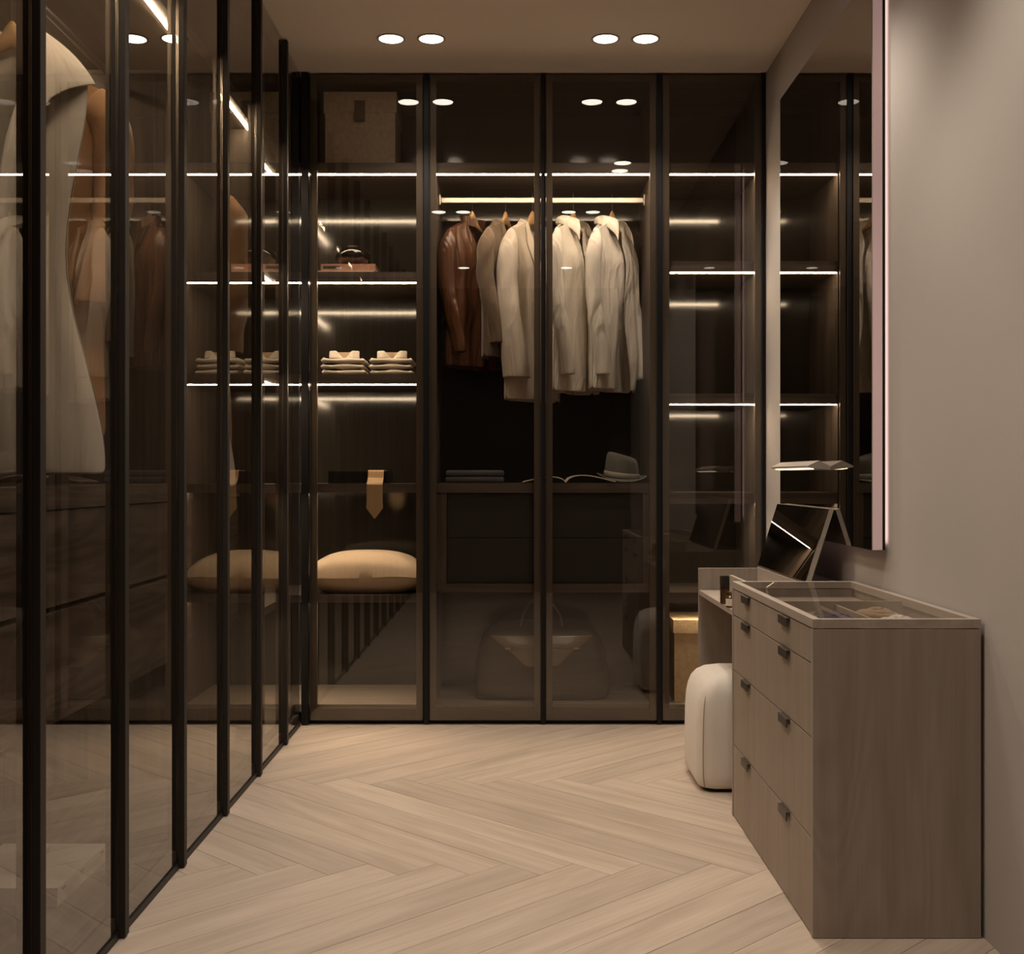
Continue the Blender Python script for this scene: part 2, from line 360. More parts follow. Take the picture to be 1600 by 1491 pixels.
# ------------------------------------------------------------------ ceiling downlights
def downlight(x, y, label, group):
    t = tag(empty('downlight', (x, y, CEIL)), label, 'downlight', group)
    MB().lathe([(0.046, -0.0005), (0.056, -0.0005), (0.0565, -0.004), (0.054, -0.0055), (0.048, -0.0045), (0.046, -0.0005)], 40, cap0=False, cap1=False).build('rim', 'rim', t, smooth=True, fix=True)
    MB().lathe([(0.0001, -0.0032), (0.047, -0.0032), (0.047, -0.0006), (0.0001, -0.0006)], 40).build('diffuser', 'disc', t, fix=True)
    l = bpy.data.lights.new('beam', 'SPOT'); l.energy = SPOT_W; l.color = SPOT_COL; l.spot_size = R(112); l.spot_blend = 0.55; l.shadow_soft_size = 0.04
    lo = bpy.data.objects.new('beam', l); C.objects.link(lo); lo.parent = t; lo.location = (0, 0, -0.03)
    return t
for x, y, s in ((-0.4785, 4.76, 'outer downlight of the left pair before the hanging section'), (-0.319, 4.76, 'inner downlight of the left pair before the hanging section'),
                (0.37, 4.76, 'inner downlight of the right pair before the hanging section'), (0.529, 4.76, 'outer downlight of the right pair near the right wall')):
    downlight(x, y, 'round white ceiling ' + s, 'ceiling downlights')
for y, q in ((3.68, 'upper of the two stacked downlight reflections above the right shirts'), (3.51, 'lower of the two stacked downlight reflections above the right shirts')): downlight(0.61, y, 'vanity downlight, ' + q, 'vanity downlights')
for x, q in ((-0.4785, 'leftmost reflection just under the rail'), (-0.319, 'reflection above the leather jacket hanger'), (0.37, 'reflection beside the left overshirt hanger'), (0.529, 'rightmost reflection just under the rail')): downlight(x, 2.45, 'middle row downlight, ' + q, 'middle row downlights')
for x, q in ((-0.4, 'on the wardrobe side'), (0.45, 'on the mirror wall side')): downlight(x, 0.35, 'added unseen downlight behind the viewer, ' + q, 'added rear downlights')  # unseen lamps added to light the rear of the room

# ------------------------------------------------------------------ wardrobe pieces
def led(parent, x0, x1, y0, y1, z, h=0.008):
    return box('light_strip', 'led', x0, x1, y0, y1, z - h, z, parent)
def hinged_door(parent, x0, x1):
    d = empty('door', (x0, YB, 0.0)); d.parent = parent; d.location = Vector((x0, YB, 0)) - parent.location
    z0, z1, fw = 0.020, CEIL - 0.008, 0.027
    def bx(n, m, a0, a1, b0, b1, c0, c1):
        o = box(n, m, a0, a1, b0, b1, c0, c1); o.parent = d; o.location -= Vector((x0, YB, 0)); return o
    bx('glass_pane', 'glass', x0, x1, YB, YB + 0.005, z0, z1)
    bx('stile', 'frame', x0 + 0.001, x0 + fw, YB + 0.006, YB + 0.024, z0, z1); bx('stile', 'frame', x1 - fw, x1 - 0.001, YB + 0.006, YB + 0.024, z0, z1)
    bx('rail', 'frame', x0 + fw + 0.0005, x1 - fw - 0.0005, YB + 0.006, YB + 0.024, z0, z0 + 0.050); bx('rail', 'frame', x0 + fw + 0.0005, x1 - fw - 0.0005, YB + 0.006, YB + 0.024, z1 - 0.030, z1)
    bx('edge_trim', 'bronze', x0 - 0.003, x0 - 0.0005, YB - 0.004, YB + 0.020, z0, z1); bx('edge_trim', 'bronze', x1 + 0.0005, x1 + 0.003, YB - 0.004, YB + 0.020, z0, z1)
    return d
CF, CBk = YB + 0.030, 5.68     # cabinet front and back
def carcass(name, label, x0, x1, left=True, right=True, pl=0.034, xo0=None):
    t = tag(empty(name, ((x0 + x1) / 2, CF, 0)), label, 'wardrobe')
    box('back_panel', 'backpanel', x0 - 0.01, x1 + 0.01, CBk, CBk + 0.02, 0.03, CEIL - 0.012, t)
    if left: box('side_panel', 'walnut_z', x0 - pl, x0, CF, CBk, 0.03, CEIL - 0.012, t)
    if right: box('side_panel', 'walnut_z', x1, x1 + pl, CF, CBk, 0.03, CEIL - 0.012, t)
    box('top_panel', 'walnut_x', x0, x1, CF, CBk, 2.765, 2.788, t)
    box('bottom_panel', 'walnut_lit_x', x0, x1, CF, CBk, 0.050, 0.083, t)
    box('plinth', 'black', x0 - 0.02, x1 + 0.02, CF + 0.01, CF + 0.03, 0.001, 0.029, t)
    return t
def shelf(t, x0, x1, z0, z1, y0=None, lit=True):
    y0 = CF + 0.004 if y0 is None else y0
    box('shelf', 'walnut_x', x0 + 0.001, x1 - 0.001, y0, CBk - 0.001, z0, z1, t)
    if lit:
        if z0 > EYE: led(t, x0 + 0.004, x1 - 0.004, y0 + 0.002, y0 + 0.016, z0, 0.004)
        else: led(t, x0 + 0.004, x1 - 0.004, y0 + 0.030, y0 + 0.042, z0, 0.0003)
# shelf heights shared by the corner sections
TOPS = (2.374, 2.421)
A = carcass('corner_wardrobe', 'corner wardrobe with lit shelves holding shirts and a cushion, behind smoked glass', -1.45, -0.405, left=False)
for z0, z1 in (TOPS, (1.905, 1.950), (1.465, 1.508), (0.996, 1.035), (0.522, 0.554)): shelf(A, -1.45, -0.405, z0, z1)
hinged_door(A, -0.864, -0.384)
box('corner_post', 'black', -0.902, -0.872, YB - 0.012, YB + 0.026, 0.004, CEIL - 0.004, A)
box('post', 'black', -0.378, -0.358, YB + 0.004, YB + 0.028, 0.004, CEIL - 0.004, A)
B = carcass('hanging_wardrobe', 'double wardrobe with a clothes rail, charcoal drawers and a leather bag below', -0.329, 0.600)
shelf(B, -0.329, 0.600, *TOPS)
hinged_door(B, -0.352, 0.122); hinged_door(B, 0.147, 0.619)
box('post', 'black', 0.126, 0.143, YB + 0.006, YB + 0.028, 0.004, CEIL - 0.004, B)
box('post', 'black', 0.623, 0.643, YB + 0.004, YB + 0.028, 0.004, CEIL - 0.004, B)
# hanging rail with end brackets
RY, RZ = 5.43, 2.312
box('clothes_rail', 'chrome', -0.322, 0.593, RY - 0.007, RY + 0.007, RZ - 0.014, RZ + 0.014, B, bevel=0.004)
for x in (-0.3285, 0.5915): box('rail_bracket', 'chrome', x, x + 0.008, RY - 0.018, RY + 0.018, RZ - 0.024, RZ + 0.024, B, bevel=0.002)
box('counter', 'walnut_x', -0.328, 0.599, CF + 0.004, CBk - 0.001, 0.996, 1.038, B)
box('drawer_divider', 'walnut_x', -0.328, 0.599, CF + 0.004, CBk - 0.001, 0.565, 0.603, B)
box('drawer_side', 'walnut_z', -0.328, -0.282, CF + 0.008, CBk - 0.001, 0.6035, 0.9955, B); box('drawer_side', 'walnut_z', 0.566, 0.599, CF + 0.008, CBk - 0.001, 0.6035, 0.9955, B)
for z0, z1 in ((0.801, 0.993), (0.606, 0.798)):
    for x0, x1 in ((-0.281, 0.141), (0.143, 0.565)): box('drawer', 'drawerdark', x0, x1, CF + 0.022, CF + 0.30, z0, z1, B, bevel=0.0015)
D = carcass('narrow_wardrobe', 'narrow wardrobe of empty lit shelves with a straw basket, beside the right wall', 0.679, 1.059, pl=0.026)
for z0, z1 in (TOPS, (1.949, 1.996), (1.379, 1.424), (0.948, 0.997), (0.522, 0.565)): shelf(D, 0.679, 1.059, z0, z1)
hinged_door(D, 0.648, 1.070)
box('post', 'black', 1.0745, 1.0885, YB + 0.002, YB + 0.028, 0.004, CEIL - 0.004, D)

# left wardrobe run: units behind sliding glass doors
LF, LBk = -0.937, -1.50         # front edge of the panels, back panel
def left_unit(name, label, y0, y1, far=True, near=True, ledx=-0.99, drawers=True, ledend=None, ledstart=None):
    t = tag(empty(name, (LF, (y0 + y1) / 2, 0)), label, 'wardrobe')
    box('back_panel', 'walnut_z', LBk - 0.02, LBk, y0 + 0.001, y1 - 0.001, 0.03, CEIL - 0.012, t)
    if far: box('side_panel', 'walnut_z', LBk, LF, y1 - 0.028, y1 - 0.001, 0.03, CEIL - 0.012, t)
    if near: box('side_panel', 'walnut_z', LBk, LF, y0 + 0.001, y0 + 0.012, 0.03, CEIL - 0.012, t)
    yn, yf = (y0 + 0.013 if near else y0), (y1 - 0.029 if far else y1)
    box('top_panel', 'walnut_y', LBk, LF, yn, yf, 2.765, 2.788, t)
    box('bottom_panel', 'walnut_y', LBk, LF, yn, yf, 0.050, 0.083, t)
    box('plinth', 'black', LF - 0.05, LF - 0.03, yn, yf, 0.001, 0.049, t)
    box('shelf', 'walnut_y', LBk + 0.001, LF - 0.03, yn + 0.001, yf - 0.001, 2.374, 2.421, t)
    led(t, ledx - 0.006, ledx + 0.006, (yn + 0.01 if ledstart is None else ledstart), (yf - 0.004 if ledend is None else ledend), 2.374, 0.005)
    if drawers:
        box('counter', 'walnut_y', LBk + 0.001, -1.025, yn + 0.001, yf - 0.001, 0.992, 1.042, t)
        for z0, z1 in ((0.772, 0.988), (0.530, 0.760)): box('drawer', 'walnut_y', LBk + 0.02, -1.030, yn + 0.003, yf - 0.003, z0, z1, t, bevel=0.002)
        box('drawer_base', 'walnut_y', LBk + 0.001, -1.04, yn + 0.001, yf - 0.001, 0.505, 0.526, t)
        rail = MB().tube([(-1.235, yn, 2.30), (-1.235, yf, 2.30)], 0.011, 12).build('clothes_rail', 'chrome', t, smooth=True); rail.location = -t.location
    return t
Lnear = left_unit('left_wardrobe', 'left wardrobe unit with white and camel coats over walnut drawers, nearest the viewer', 2.10, 3.90, ledx=-1.0, ledend=3.62)
led(Lnear, -1.460, -1.446, 3.60, 3.865, 2.374, 0.005)  # extra strip hidden behind the coat collar, added to light the partition
Lfar = left_unit('left_wardrobe', 'left wardrobe unit with a second white and camel coat pair, next to the corner', 3.90, 4.56)
Lout = left_unit('left_wardrobe', 'closed left wardrobe unit behind the viewer, seen in reflections', 0.64, 2.10, drawers=False, ledx=-1.28)
Lout2 = left_unit('left_wardrobe', 'closed left wardrobe unit at the entry end of the room', YF + 0.02, 0.64, drawers=False, ledx=-1.28)
Lc = tag(empty('corner_shelving', (LF, 4.86, 0)), 'lit corner shelves where the left run meets the back wardrobe', 'shelving')
box('back_panel', 'walnut_z', LBk - 0.02, LBk, 4.562, 5.66, 0.03, CEIL - 0.012, Lc)
for z0, z1 in (TOPS, (1.905, 1.950), (1.465, 1.508), (0.996, 1.035), (0.522, 0.554)):
    box('shelf', 'walnut_y', LBk + 0.001, LF - 0.03, 4.562, CF + 0.003, z0, z1, Lc)
    led(Lc, -1.046, -1.034, 4.57, 5.18, z0, 0.005 if z0 > EYE else 0.0003)
box('bottom_panel', 'walnut_y', LBk, LF, 4.562, CF - 0.001, 0.050, 0.083, Lc); box('plinth', 'black', LF - 0.05, LF - 0.03, 4.562, CF - 0.001, 0.001, 0.049, Lc)
box('top_panel', 'walnut_y', LBk, LF, 4.562, CF - 0.001, 2.765, 2.788, Lc)
POSTS = [2.27 + 0.4985 * k for k in range(-6, 6)]
DL = {0: 'smoked glass sliding door cut off by the left edge of the picture', 1: 'smoked glass sliding door in front of the near white coat',
      2: 'smoked glass sliding door showing bare walnut panel behind the near coats', 3: 'smoked glass sliding door with two downlight reflections, third of the left run',
      4: 'smoked glass sliding door in front of the far white and camel coats', 5: 'narrow-looking smoked glass sliding door, last but one before the corner'}
for k, y0 in enumerate(POSTS):
    y1 = POSTS[k + 1] if k + 1 < len(POSTS) else 5.138
    vis = k - 5
    t = tag(empty('sliding_door', (XL, y0, 0)), DL.get(vis, 'smoked glass sliding door in the corner beside the back wardrobe' if vis == 6 else 'smoked glass sliding door of the left run, behind the viewer'), 'door', 'sliding doors of the left run')
    z0, z1 = 0.020, CEIL - 0.006
    box('glass_pane', 'glass', XL - 0.005, XL, y0 + 0.001, y1 - 0.001, z0, z1, t)
    # bronze post: two profiles with a shadow line between them
    box('post', 'bronze', -0.9260, -0.9135, y0 + 0.001, y0 + 0.029, 0.004, CEIL - 0.004, t, bevel=0.001, seg=1)
    box('post', 'bronze', -0.9060, -0.8900, y0 + 0.001, y0 + 0.029, 0.004, CEIL - 0.004, t, bevel=0.001, seg=1)
    box('trim_line', 'chrome', -0.9130, -0.9065, y0 + 0.0015, y0 + 0.010, 0.006, CEIL - 0.006, t)
    box('stile', 'frame', -0.936, -0.9265, y0 + 0.001, y0 + 0.029, z0, z1, t)
    box('rail', 'frame', -0.930, XL - 0.0055, y0 + 0.030, y1 - 0.002, z0, z0 + 0.030, t); box('rail', 'frame', -0.930, XL - 0.0055, y0 + 0.030, y1 - 0.002, z1 - 0.022, z1, t)
    box('track', 'black', -0.935, XL + 0.004, y0 + 0.030, y1 - 0.001, 0.001, 0.019, t)

# ------------------------------------------------------------------ wall mirror with backlight
YM0, YM1, ZM0, ZM1 = 3.485, 4.675, 0.852, 2.531
wm = tag(empty('wall_mirror', (1.042, (YM0 + YM1) / 2, ZM0)), 'large frameless smoked wall mirror with rose backlit edge above the vanity', 'mirror')
box('mirror_glass', 'mirror', 1.0420, 1.0445, YM0, YM1, ZM0, ZM1, wm)
box('side_diffuser', 'pinkside', 1.0446, 1.0730, YM0 + 0.0005, YM1 - 0.0005, ZM0 + 0.0005, ZM1 - 0.0005, wm)
box('backing_frame', 'black', 1.0731, 1.0812, YM0 + 0.0005, YM1 - 0.0005, ZM0 + 0.0005, ZM1 - 0.0005, wm)
for y0, y1, z0, z1 in ((YM0 + 0.003, YM0 + 0.045, ZM0 + 0.02, ZM1 - 0.02), (YM1 - 0.045, YM1 - 0.003, ZM0 + 0.02, ZM1 - 0.02)):
    box('light_strip', 'pinkled', 1.0813, 1.0820, y0, y1, z0, z1, wm)
# lamp shelf fixed on the mirror
lp = tag(empty('mirror_lamp', (1.04, 4.0, 1.10)), 'slim taupe shelf lamp with a lit strip, fixed on the wall mirror', 'lamp')
sec = [(1.0415, 1.0870), (1.0415, 1.0990), (1.0044, 1.1180), (0.9680, 1.1010), (0.9690, 1.0955)]
MB().prism([(x, 3.934, z) for x, z in sec], [(x, 4.497, z) for x, z in sec]).build('lamp_head', 'taupe_top', lp, loc=-lp.location, fix=True)
sec = [(0.9780, 1.0935), (0.9950, 1.0905), (0.9945, 1.0890), (0.9775, 1.0918)]
MB().prism([(x, 3.965, z) for x, z in sec], [(x, 4.470, z) for x, z in sec]).build('light_strip', 'lampled', lp, loc=-lp.location, fix=True)

# ------------------------------------------------------------------ dresser with glass top
DX0, DX1, DY0, DY1, DZ = 0.693, 1.081, 2.772, 3.790, 0.736
dr = tag(empty('dresser', ((DX0 + DX1) / 2, (DY0 + DY1) / 2, 0)), 'taupe oak dresser with eight drawers and a glass display top', 'dresser')
box('side_panel', 'taupe_z', DX0, DX1, DY0, DY0 + 0.018, 0.001, 0.713, dr, bevel=0.0008, seg=1)
box('side_panel', 'taupe_z', DX0, DX1, DY1 - 0.018, DY1, 0.001, 0.713, dr)
box('back_panel', 'taupe_z', DX1 - 0.012, DX1, DY0 + 0.019, DY1 - 0.019, 0.001, 0.713, dr)
box('carcass', 'taupe_z', DX0 + 0.022, DX1 - 0.013, DY0 + 0.019, DY1 - 0.019, 0.001, 0.630, dr)
# display tray under the glass
box('tray_lining', 'lining', DX0 + 0.022, DX1 - 0.013, DY0 + 0.019, DY1 - 0.019, 0.631, 0.688, dr)
rimx = 0.020
for n, a in (('top_rim', (DX0, DX0 + rimx, DY0, DY1)), ('top_rim', (DX1 - rimx, DX1, DY0, DY1)), ('top_rim', (DX0 + rimx + 0.0003, DX1 - rimx - 0.0003, DY0, DY0 + 0.020)), ('top_rim', (DX0 + rimx + 0.0003, DX1 - rimx - 0.0003, DY1 - 0.020, DY1))):
    box(n, 'taupe_top', a[0], a[1], a[2], a[3], 0.7155, DZ, dr)
box('display_glass', 'clearglass', DX0 + rimx + 0.0006, DX1 - rimx - 0.0006, DY0 + 0.0206, DY1 - 0.0206, DZ - 0.007, DZ - 0.001, dr)
box('tray_divider', 'taupe_top', DX0 + 0.03, DX1 - 0.02, 3.275, 3.283, 0.6885, 0.726, dr)
box('tray_divider', 'taupe_top', 0.880, 0.887, DY0 + 0.022, 3.2745, 0.6885, 0.716, dr)
rows = [(0.633, 0.711), (0.4615, 0.630), (0.2285, 0.4585), (0.004, 0.2255)]
ymid = 3.281
for z0, z1 in rows:
    for y0, y1 in ((DY0 + 0.0195, ymid - 0.0004), (ymid + 0.0004, DY1 - 0.0195)):
        dd = box('drawer', 'taupe_y', DX0 + 0.0015, DX0 + 0.0205, y0, y1, z0, z1, dr, bevel=0.0006, seg=1)
        yc = 3.05 if y0 < ymid - 0.1 else 3.552
        mb = MB().box(-0.0095, -0.0065, yc - 0.046, yc + 0.046, z1 - 0.021, z1 + 0.0005).box(-0.0065, 0.0010, yc - 0.046, yc + 0.046, z1 - 0.0015, z1 + 0.0005)
        h = mb.build('pull', 'handle', dd); h.location = Vector((DX0 + 0.0005, 0, 0)) - dd.location - dr.location
# things in the display tray
def coil(name, mat, c, r0, r1, turns, rt, label, cat):
    pts = []
    n = int(turns * 22)
    for i in range(n + 1):
        a = 2 * PI * i / 22; rr = r0 + (r1 - r0) * i / n
        pts.append((rr * math.cos(a), rr * math.sin(a), rt * 1.05 + 0.010 * (1 - i / n) + 0.002 * math.sin(i * 0.37)))
    o = MB().tube(pts, rt, 8).build(name, mat, None, c, smooth=True)
    return tag(o, label, cat)
coil('rolled_belt', 'purple', (0.815, 3.020, 0.6885), 0.012, 0.050, 3, 0.011, 'violet knitted belt coiled in the dresser tray', 'belt')
coil('rolled_belt', 'ivoryknit', (0.950, 2.960, 0.6885), 0.012, 0.044, 3, 0.012, 'ivory rope belt coiled in the dresser tray', 'belt')
coil('rolled_scarf', 'tanknit', (0.945, 3.120, 0.6885), 0.014, 0.048, 3, 0.013, 'tan knitted scarf coiled behind the ivory belt in the tray', 'scarf')
nk = tag(empty('pearl_necklace', (0.895, 3.40, 0.6885)), 'string of small pearls laid in the middle tray compartment', 'necklace')
bd = MB().lathe([(0.0001, -0.005), (0.0035, -0.0035), (0.005, 0), (0.0035, 0.0035), (0.0001, 0.005)], 10).fixmesh('bead')
for p in bd.polygons: p.use_smooth = True
bd.materials.append(M['pearl'])
for i in range(26):
    a = 2 * PI * i / 26
    b_ = link('bead', bd, None, nk); b_.location = (0.055 * math.cos(a), 0.04 * math.sin(a), 0.0055)

# ------------------------------------------------------------------ vanity desk with flip-up mirror
VX0, VY1 = 0.722, 4.66
vd = tag(empty('vanity_desk', (0.9, 4.22, 0)), 'low taupe oak vanity desk with raised end panel between dresser and back wardrobe', 'desk')
box('desktop', 'taupe_top', VX0, 0.944, DY1 + 0.001, VY1 - 0.019, 0.610, 0.628, vd)
box('end_panel', 'taupe_z', VX0 - 0.001, DX1, VY1 - 0.018, VY1, 0.001, 0.712, vd)
box('back_box', 'taupe_top', 0.945, DX1, DY1 + 0.001, VY1 - 0.019, 0.560, 0.718, vd)
box('organiser', 'taupe_top', 0.742, 0.752, DY1 + 0.001, 4.105, 0.6285, 0.730, vd)
fm = tag(empty('flip_mirror', (0.95, 4.27, 0.72)), 'small smoked mirror on a taupe flap leaning open on the vanity', 'mirror')
a0 = Vector((0.950, 0, 0.722)); a1 = Vector((1.026, 0, 0.962)); nrm = Vector((a1.z - a0.z, 0, -(a1.x - a0.x))).normalized()
def flap(n, m, y0, y1, k0, k1, s0=0.0, s1=1.0):
    p0 = a0 + (a1 - a0) * s0; p1 = a0 + (a1 - a0) * s1
    q = [p0 + nrm * k0, p0 + nrm * k1, p1 + nrm * k1, p1 + nrm * k0]
    MB().prism([(p.x, y0, p.z) for p in q], [(p.x, y1, p.z) for p in q]).build(n, m, fm, loc=-fm.location, fix=True)
flap('flap', 'taupe_top', 3.885, 4.640, 0.0, 0.014)
flap('mirror_glass', 'mirror', 3.887, 4.638, -0.003, -0.0002, 0.01, 0.99)
# cosmetics beside the dresser
bt = tag(empty('perfume_bottle', (0.752 - 0.012, 4.14, 0.6285)), 'squat dark perfume bottle with a broad brass and black cap on the vanity', 'bottle')
MB().box(-0.020, 0.030, -0.022, 0.022, 0.0, 0.052).build('bottle_body', 'amber', bt); MB().box(-0.0205, 0.0305, -0.0225, 0.0225, 0.0525, 0.094).build('cap', 'darkbox', bt); MB().box(-0.0212, -0.0207, -0.02, 0.02, 0.056, 0.092).build('cap_band', 'gold', bt)
bt2 = tag(empty('cosmetic_jar', (0.731, 4.02, 0.6285)), 'small amber jar with a cream label at the front of the vanity', 'jar')
MB().lathe([(0.0001, 0), (0.015, 0), (0.016, 0.003), (0.016, 0.034), (0.013, 0.040), (0.0001, 0.040)], 24).build('jar_body', 'amber', bt2, smooth=False, fix=True)
MB().lathe([(0.0166, 0.006), (0.0166, 0.030)], 24, cap0=False, cap1=False).build('label_wrap', 'cream', bt2); MB().lathe([(0.0001, 0.0402), (0.014, 0.0402), (0.014, 0.052), (0.0001, 0.052)], 24).build('cap', 'gold', bt2, fix=True)

# ------------------------------------------------------------------ pouf
def superbox(hx, hy, hz, e=4.0, n=48, m=28, flatten=0.0):
    rg = []
    for j in range(m + 1):
        ph = -PI / 2 + PI * j / m
        cz = math.copysign(abs(math.sin(ph)) ** (2 / e), math.sin(ph)); cr = abs(math.cos(ph)) ** (2 / e)
        rg.append([(hx * cr * math.copysign(abs(math.cos(t)) ** (2 / e), math.cos(t)), hy * cr * math.copysign(abs(math.sin(t)) ** (2 / e), math.sin(t)), hz * cz) for t in (2 * PI * (i + 0.5) / n for i in range(n))])
    return rg
pf = tag(empty('pouf', (0.825, 4.225, 0.0)), 'cream upholstered cube pouf tucked under the vanity', 'pouf')
rg = []
HX, HY = 0.200, 0.185
def rr(hx, hy, z, rc, n=10):
    pts = []
    for cx, cy_, a in ((hx - rc, hy - rc, 0), (-hx + rc, hy - rc, 90), (-hx + rc, -hy + rc, 180), (hx - rc, -hy + rc, 270)):
        for i in range(n + 1):
            t = R(a + 90 * i / n); pts.append((cx + rc * math.cos(t), cy_ + rc * math.sin(t), z))
    return pts
for z, s in ((0.012, 0.90), (0.016, 0.955), (0.030, 0.985), (0.06, 0.995), (0.14, 1.0), (0.24, 0.992), (0.29, 0.975), (0.325, 0.945), (0.352, 0.895), (0.372, 0.815), (0.386, 0.70), (0.395, 0.52), (0.400, 0.28), (0.4015, 0.05)):
    rg.append(rr(HX * s, HY * s, z, max(0.004, 0.055 * s)))
MB().rings(rg).build('cushion', 'boucle', pf, smooth=True)
MB().rings([rr(HX * 0.86, HY * 0.86, 0.0005, 0.04), rr(HX * 0.86, HY * 0.86, 0.0115, 0.04)]).build('base', 'black', pf)
for sx in (-1, 1):
    for sy in (-1, 1):
        pts = []
        for z, s in ((0.02, 0.965), (0.06, 0.995), (0.14, 1.0), (0.24, 0.992), (0.29, 0.975), (0.325, 0.945)):
            pts.append((sx * (HX * s - 0.0275 * s + 0.0195 * 1.0 - 0.0085), sy * (HY * s + 0.0006), z))
        MB().tube(pts, 0.0016, 6).build('seam', 'stitch', pf, smooth=True)

# ------------------------------------------------------------------ garments
def sm(t): t = max(0.0, min(1.0, t)); return t * t * (3 - 2 * t)
def garment(name, label, mat, group, sw=0.195, nw=0.070, drop=0.062, length=0.70, hem=0.205, waist=0.19, dep=0.068, gap=(0.10, 0.02), vdepth=0.28,
            sleeve=0.60, sr=(0.040, 0.034), collar='shirt', fold=0.008, sleeves=True, cmat=None, buttons=0, seed=0, hemdep=None, pocket=False, taper=0.85, sleevefold=0.16):
    """built round its hanger: x across the shoulders, -y to the front, origin at the neck"""
    rnd = random.Random(seed)
    t0 = tag(empty(name), label, 'garment', group)
    ph = [rnd.uniform(0, 6.28) for _ in range(6)]
    hd = hemdep or dep
    def W(t): return sw + (waist - sw) * sm(t / 0.45) if t < 0.45 else waist + (hem - waist) * sm((t - 0.45) / 0.55)
    def zt(x):
        ax = abs(x)
        if ax < nw: return 0.012 - 0.012 * (ax / nw) ** 2
        q = (ax - nw) / (sw - nw); return -drop * (q ** 1.15)
    def surf(s, t, sgn):
        x = s * W(t); zz = zt(s * sw) * (1 - t) ** 1.5 + (-length - 0.0) * t
        d = (0.022 + (dep - 0.022) * sm(t / 0.28)) if t < 0.4 else dep + (hd - dep) * sm((t - 0.4) / 0.6)
        y = d * max(0.0, 1 - abs(s) ** 2.6) ** 0.62
        f = fold * sm((t - 0.1) / 0.5) * (math.sin(7 * s + ph[0] + 2.2 * t) + 0.6 * math.sin(13 * s + ph[1] - 3 * t))
        f += fold * 0.5 * math.sin(9 * t + 4 * s + ph[2]) * sm(t / 0.2) + fold * 0.9 * (abs(math.sin(3.2 * s * PI + 1.7 * t + ph[3])) ** 0.7 - 0.6) * sm((t - 0.12) / 0.6)
        return x + 0.4 * f * (1 - abs(s)), sgn * (y + f * (1 - abs(s) ** 4)), zz
    mb = MB()
    mb.grid(lambda a, b: surf(1 - 2 * a, b, 1), 26, 26)
    for side in (-1, 1):
        def fr(a, b, side=side):
            neck = nw / sw
            si = gap[1] + (gap[0] - gap[1]) * sm((b - vdepth) / (1 - vdepth)) if b > vdepth else gap[1] + (neck - gap[1]) * (1 - b / vdepth) ** 1.3
            s = si + (1 - si) * a
            x, y, z = surf(side * s, b, -1)
            return x, y - 0.004 * (side > 0), z
        mb.grid(fr if side > 0 else (lambda a, b: fr(1 - a, b)), 16, 26)
    o = mb.build('body', mat, t0, smooth=True); subd(o, 1, 0.003)
    if sleeves:
        for side in (-1, 1):
            rings = []; n = 22
            jit = rnd.uniform(-0.012, 0.012)
            for j in range(29):
                q = j / 28
                zz = -drop + 0.010 - q * (sleeve - drop + 0.010)
                cx = side * (sw - 0.030 + 0.030 * sm(q / 0.22) + 0.012 * math.sin(PI * q) - 0.016 * sm((q - 0.5) / 0.5))
                cyy = -0.004 - (0.050 + jit) * sm((q - 0.30) / 0.70)
                grow = 0.25 + 0.75 * math.sqrt(sm(q / 0.14)) if q < 0.14 else 1.0
                k = 1 - (1 - taper) * sm(q)
                ry, rx = sr[0] * grow * k, sr[1] * grow * k
                rgn = []
                for i in range(n):
                    a = 2 * PI * i / n
                    f = 1 + 0.07 * math.sin(2 * a + 5 * q + ph[3]) + sleevefold * (abs(math.sin(14 * q + 1.5 * a + ph[4])) - 0.5) * sm(q / 0.25) * (1 - 0.55 * q) + 0.035 * math.sin(3 * a + 23 * q + ph[5])
                    rgn.append((cx + rx * f * math.cos(a), cyy + ry * f * math.sin(a), zz + 0.012 * math.cos(a) * side * (1 - sm(q / 0.3))))
                rings.append(rgn)
            o = MB().rings(rings, True, False).build('sleeve', mat, t0, smooth=True, fix=True); subd(o, 1, 0.003)
    cm = cmat or mat
    if collar in ('shirt', 'big'):
        K = 1.0 if collar == 'shirt' else 1.9
        big = collar == 'big'
        def col(a, b):
            phi = (2 * a - 1); an = phi * 2.55; k = abs(phi) ** 3.2
            rx, ry = nw * 0.92, nw * 0.80
            inner = Vector((rx * math.sin(an), ry * math.cos(an) - 0.004, 0.040 - 0.030 * phi * phi))
            outb = Vector(((rx + 0.034 * K) * math.sin(an), (ry + 0.026 * K) * math.cos(an), 0.002 - 0.030 * phi * phi))
            tip = Vector((math.copysign(nw * (1.22 if K < 1.5 else 2.2), phi), -dep * 0.92 - 0.012, -0.112 * K ** 0.6))
            if big:
                inner.z += 0.016
                outb = Vector(((sw + 0.016) * math.sin(an), 0.105 * math.cos(an), -0.035 - 0.055 * abs(math.sin(an)) ** 2)); tip = Vector((math.copysign(0.105, phi), -0.100, -0.215)); k = max(0.0, (abs(phi) - 0.55) / 0.45) ** 1.6
            outer = outb.lerp(tip, k)
            p = inner.lerp(outer, b); p += Vector((math.sin(an), math.cos(an), 0.6)) * 0.012 * math.sin(PI * b)
            return p
        o = MB().grid(col, 32, 6).build('collar', cm, t0, smooth=True); subd(o, 1, 0.004)
    elif collar == 'stand':
        def col(a, b):
            an = (2 * a - 1) * 2.6
            return ((nw * 0.95 - 0.004 * b) * math.sin(an), (nw * 0.80) * math.cos(an) - 0.004, -0.028 * (2 * a - 1) ** 2 + 0.046 * b - 0.004)
        o = MB().grid(col, 28, 4).build('collar', cm, t0, smooth=True); subd(o, 1, 0.004)
    elif collar == 'lapel':
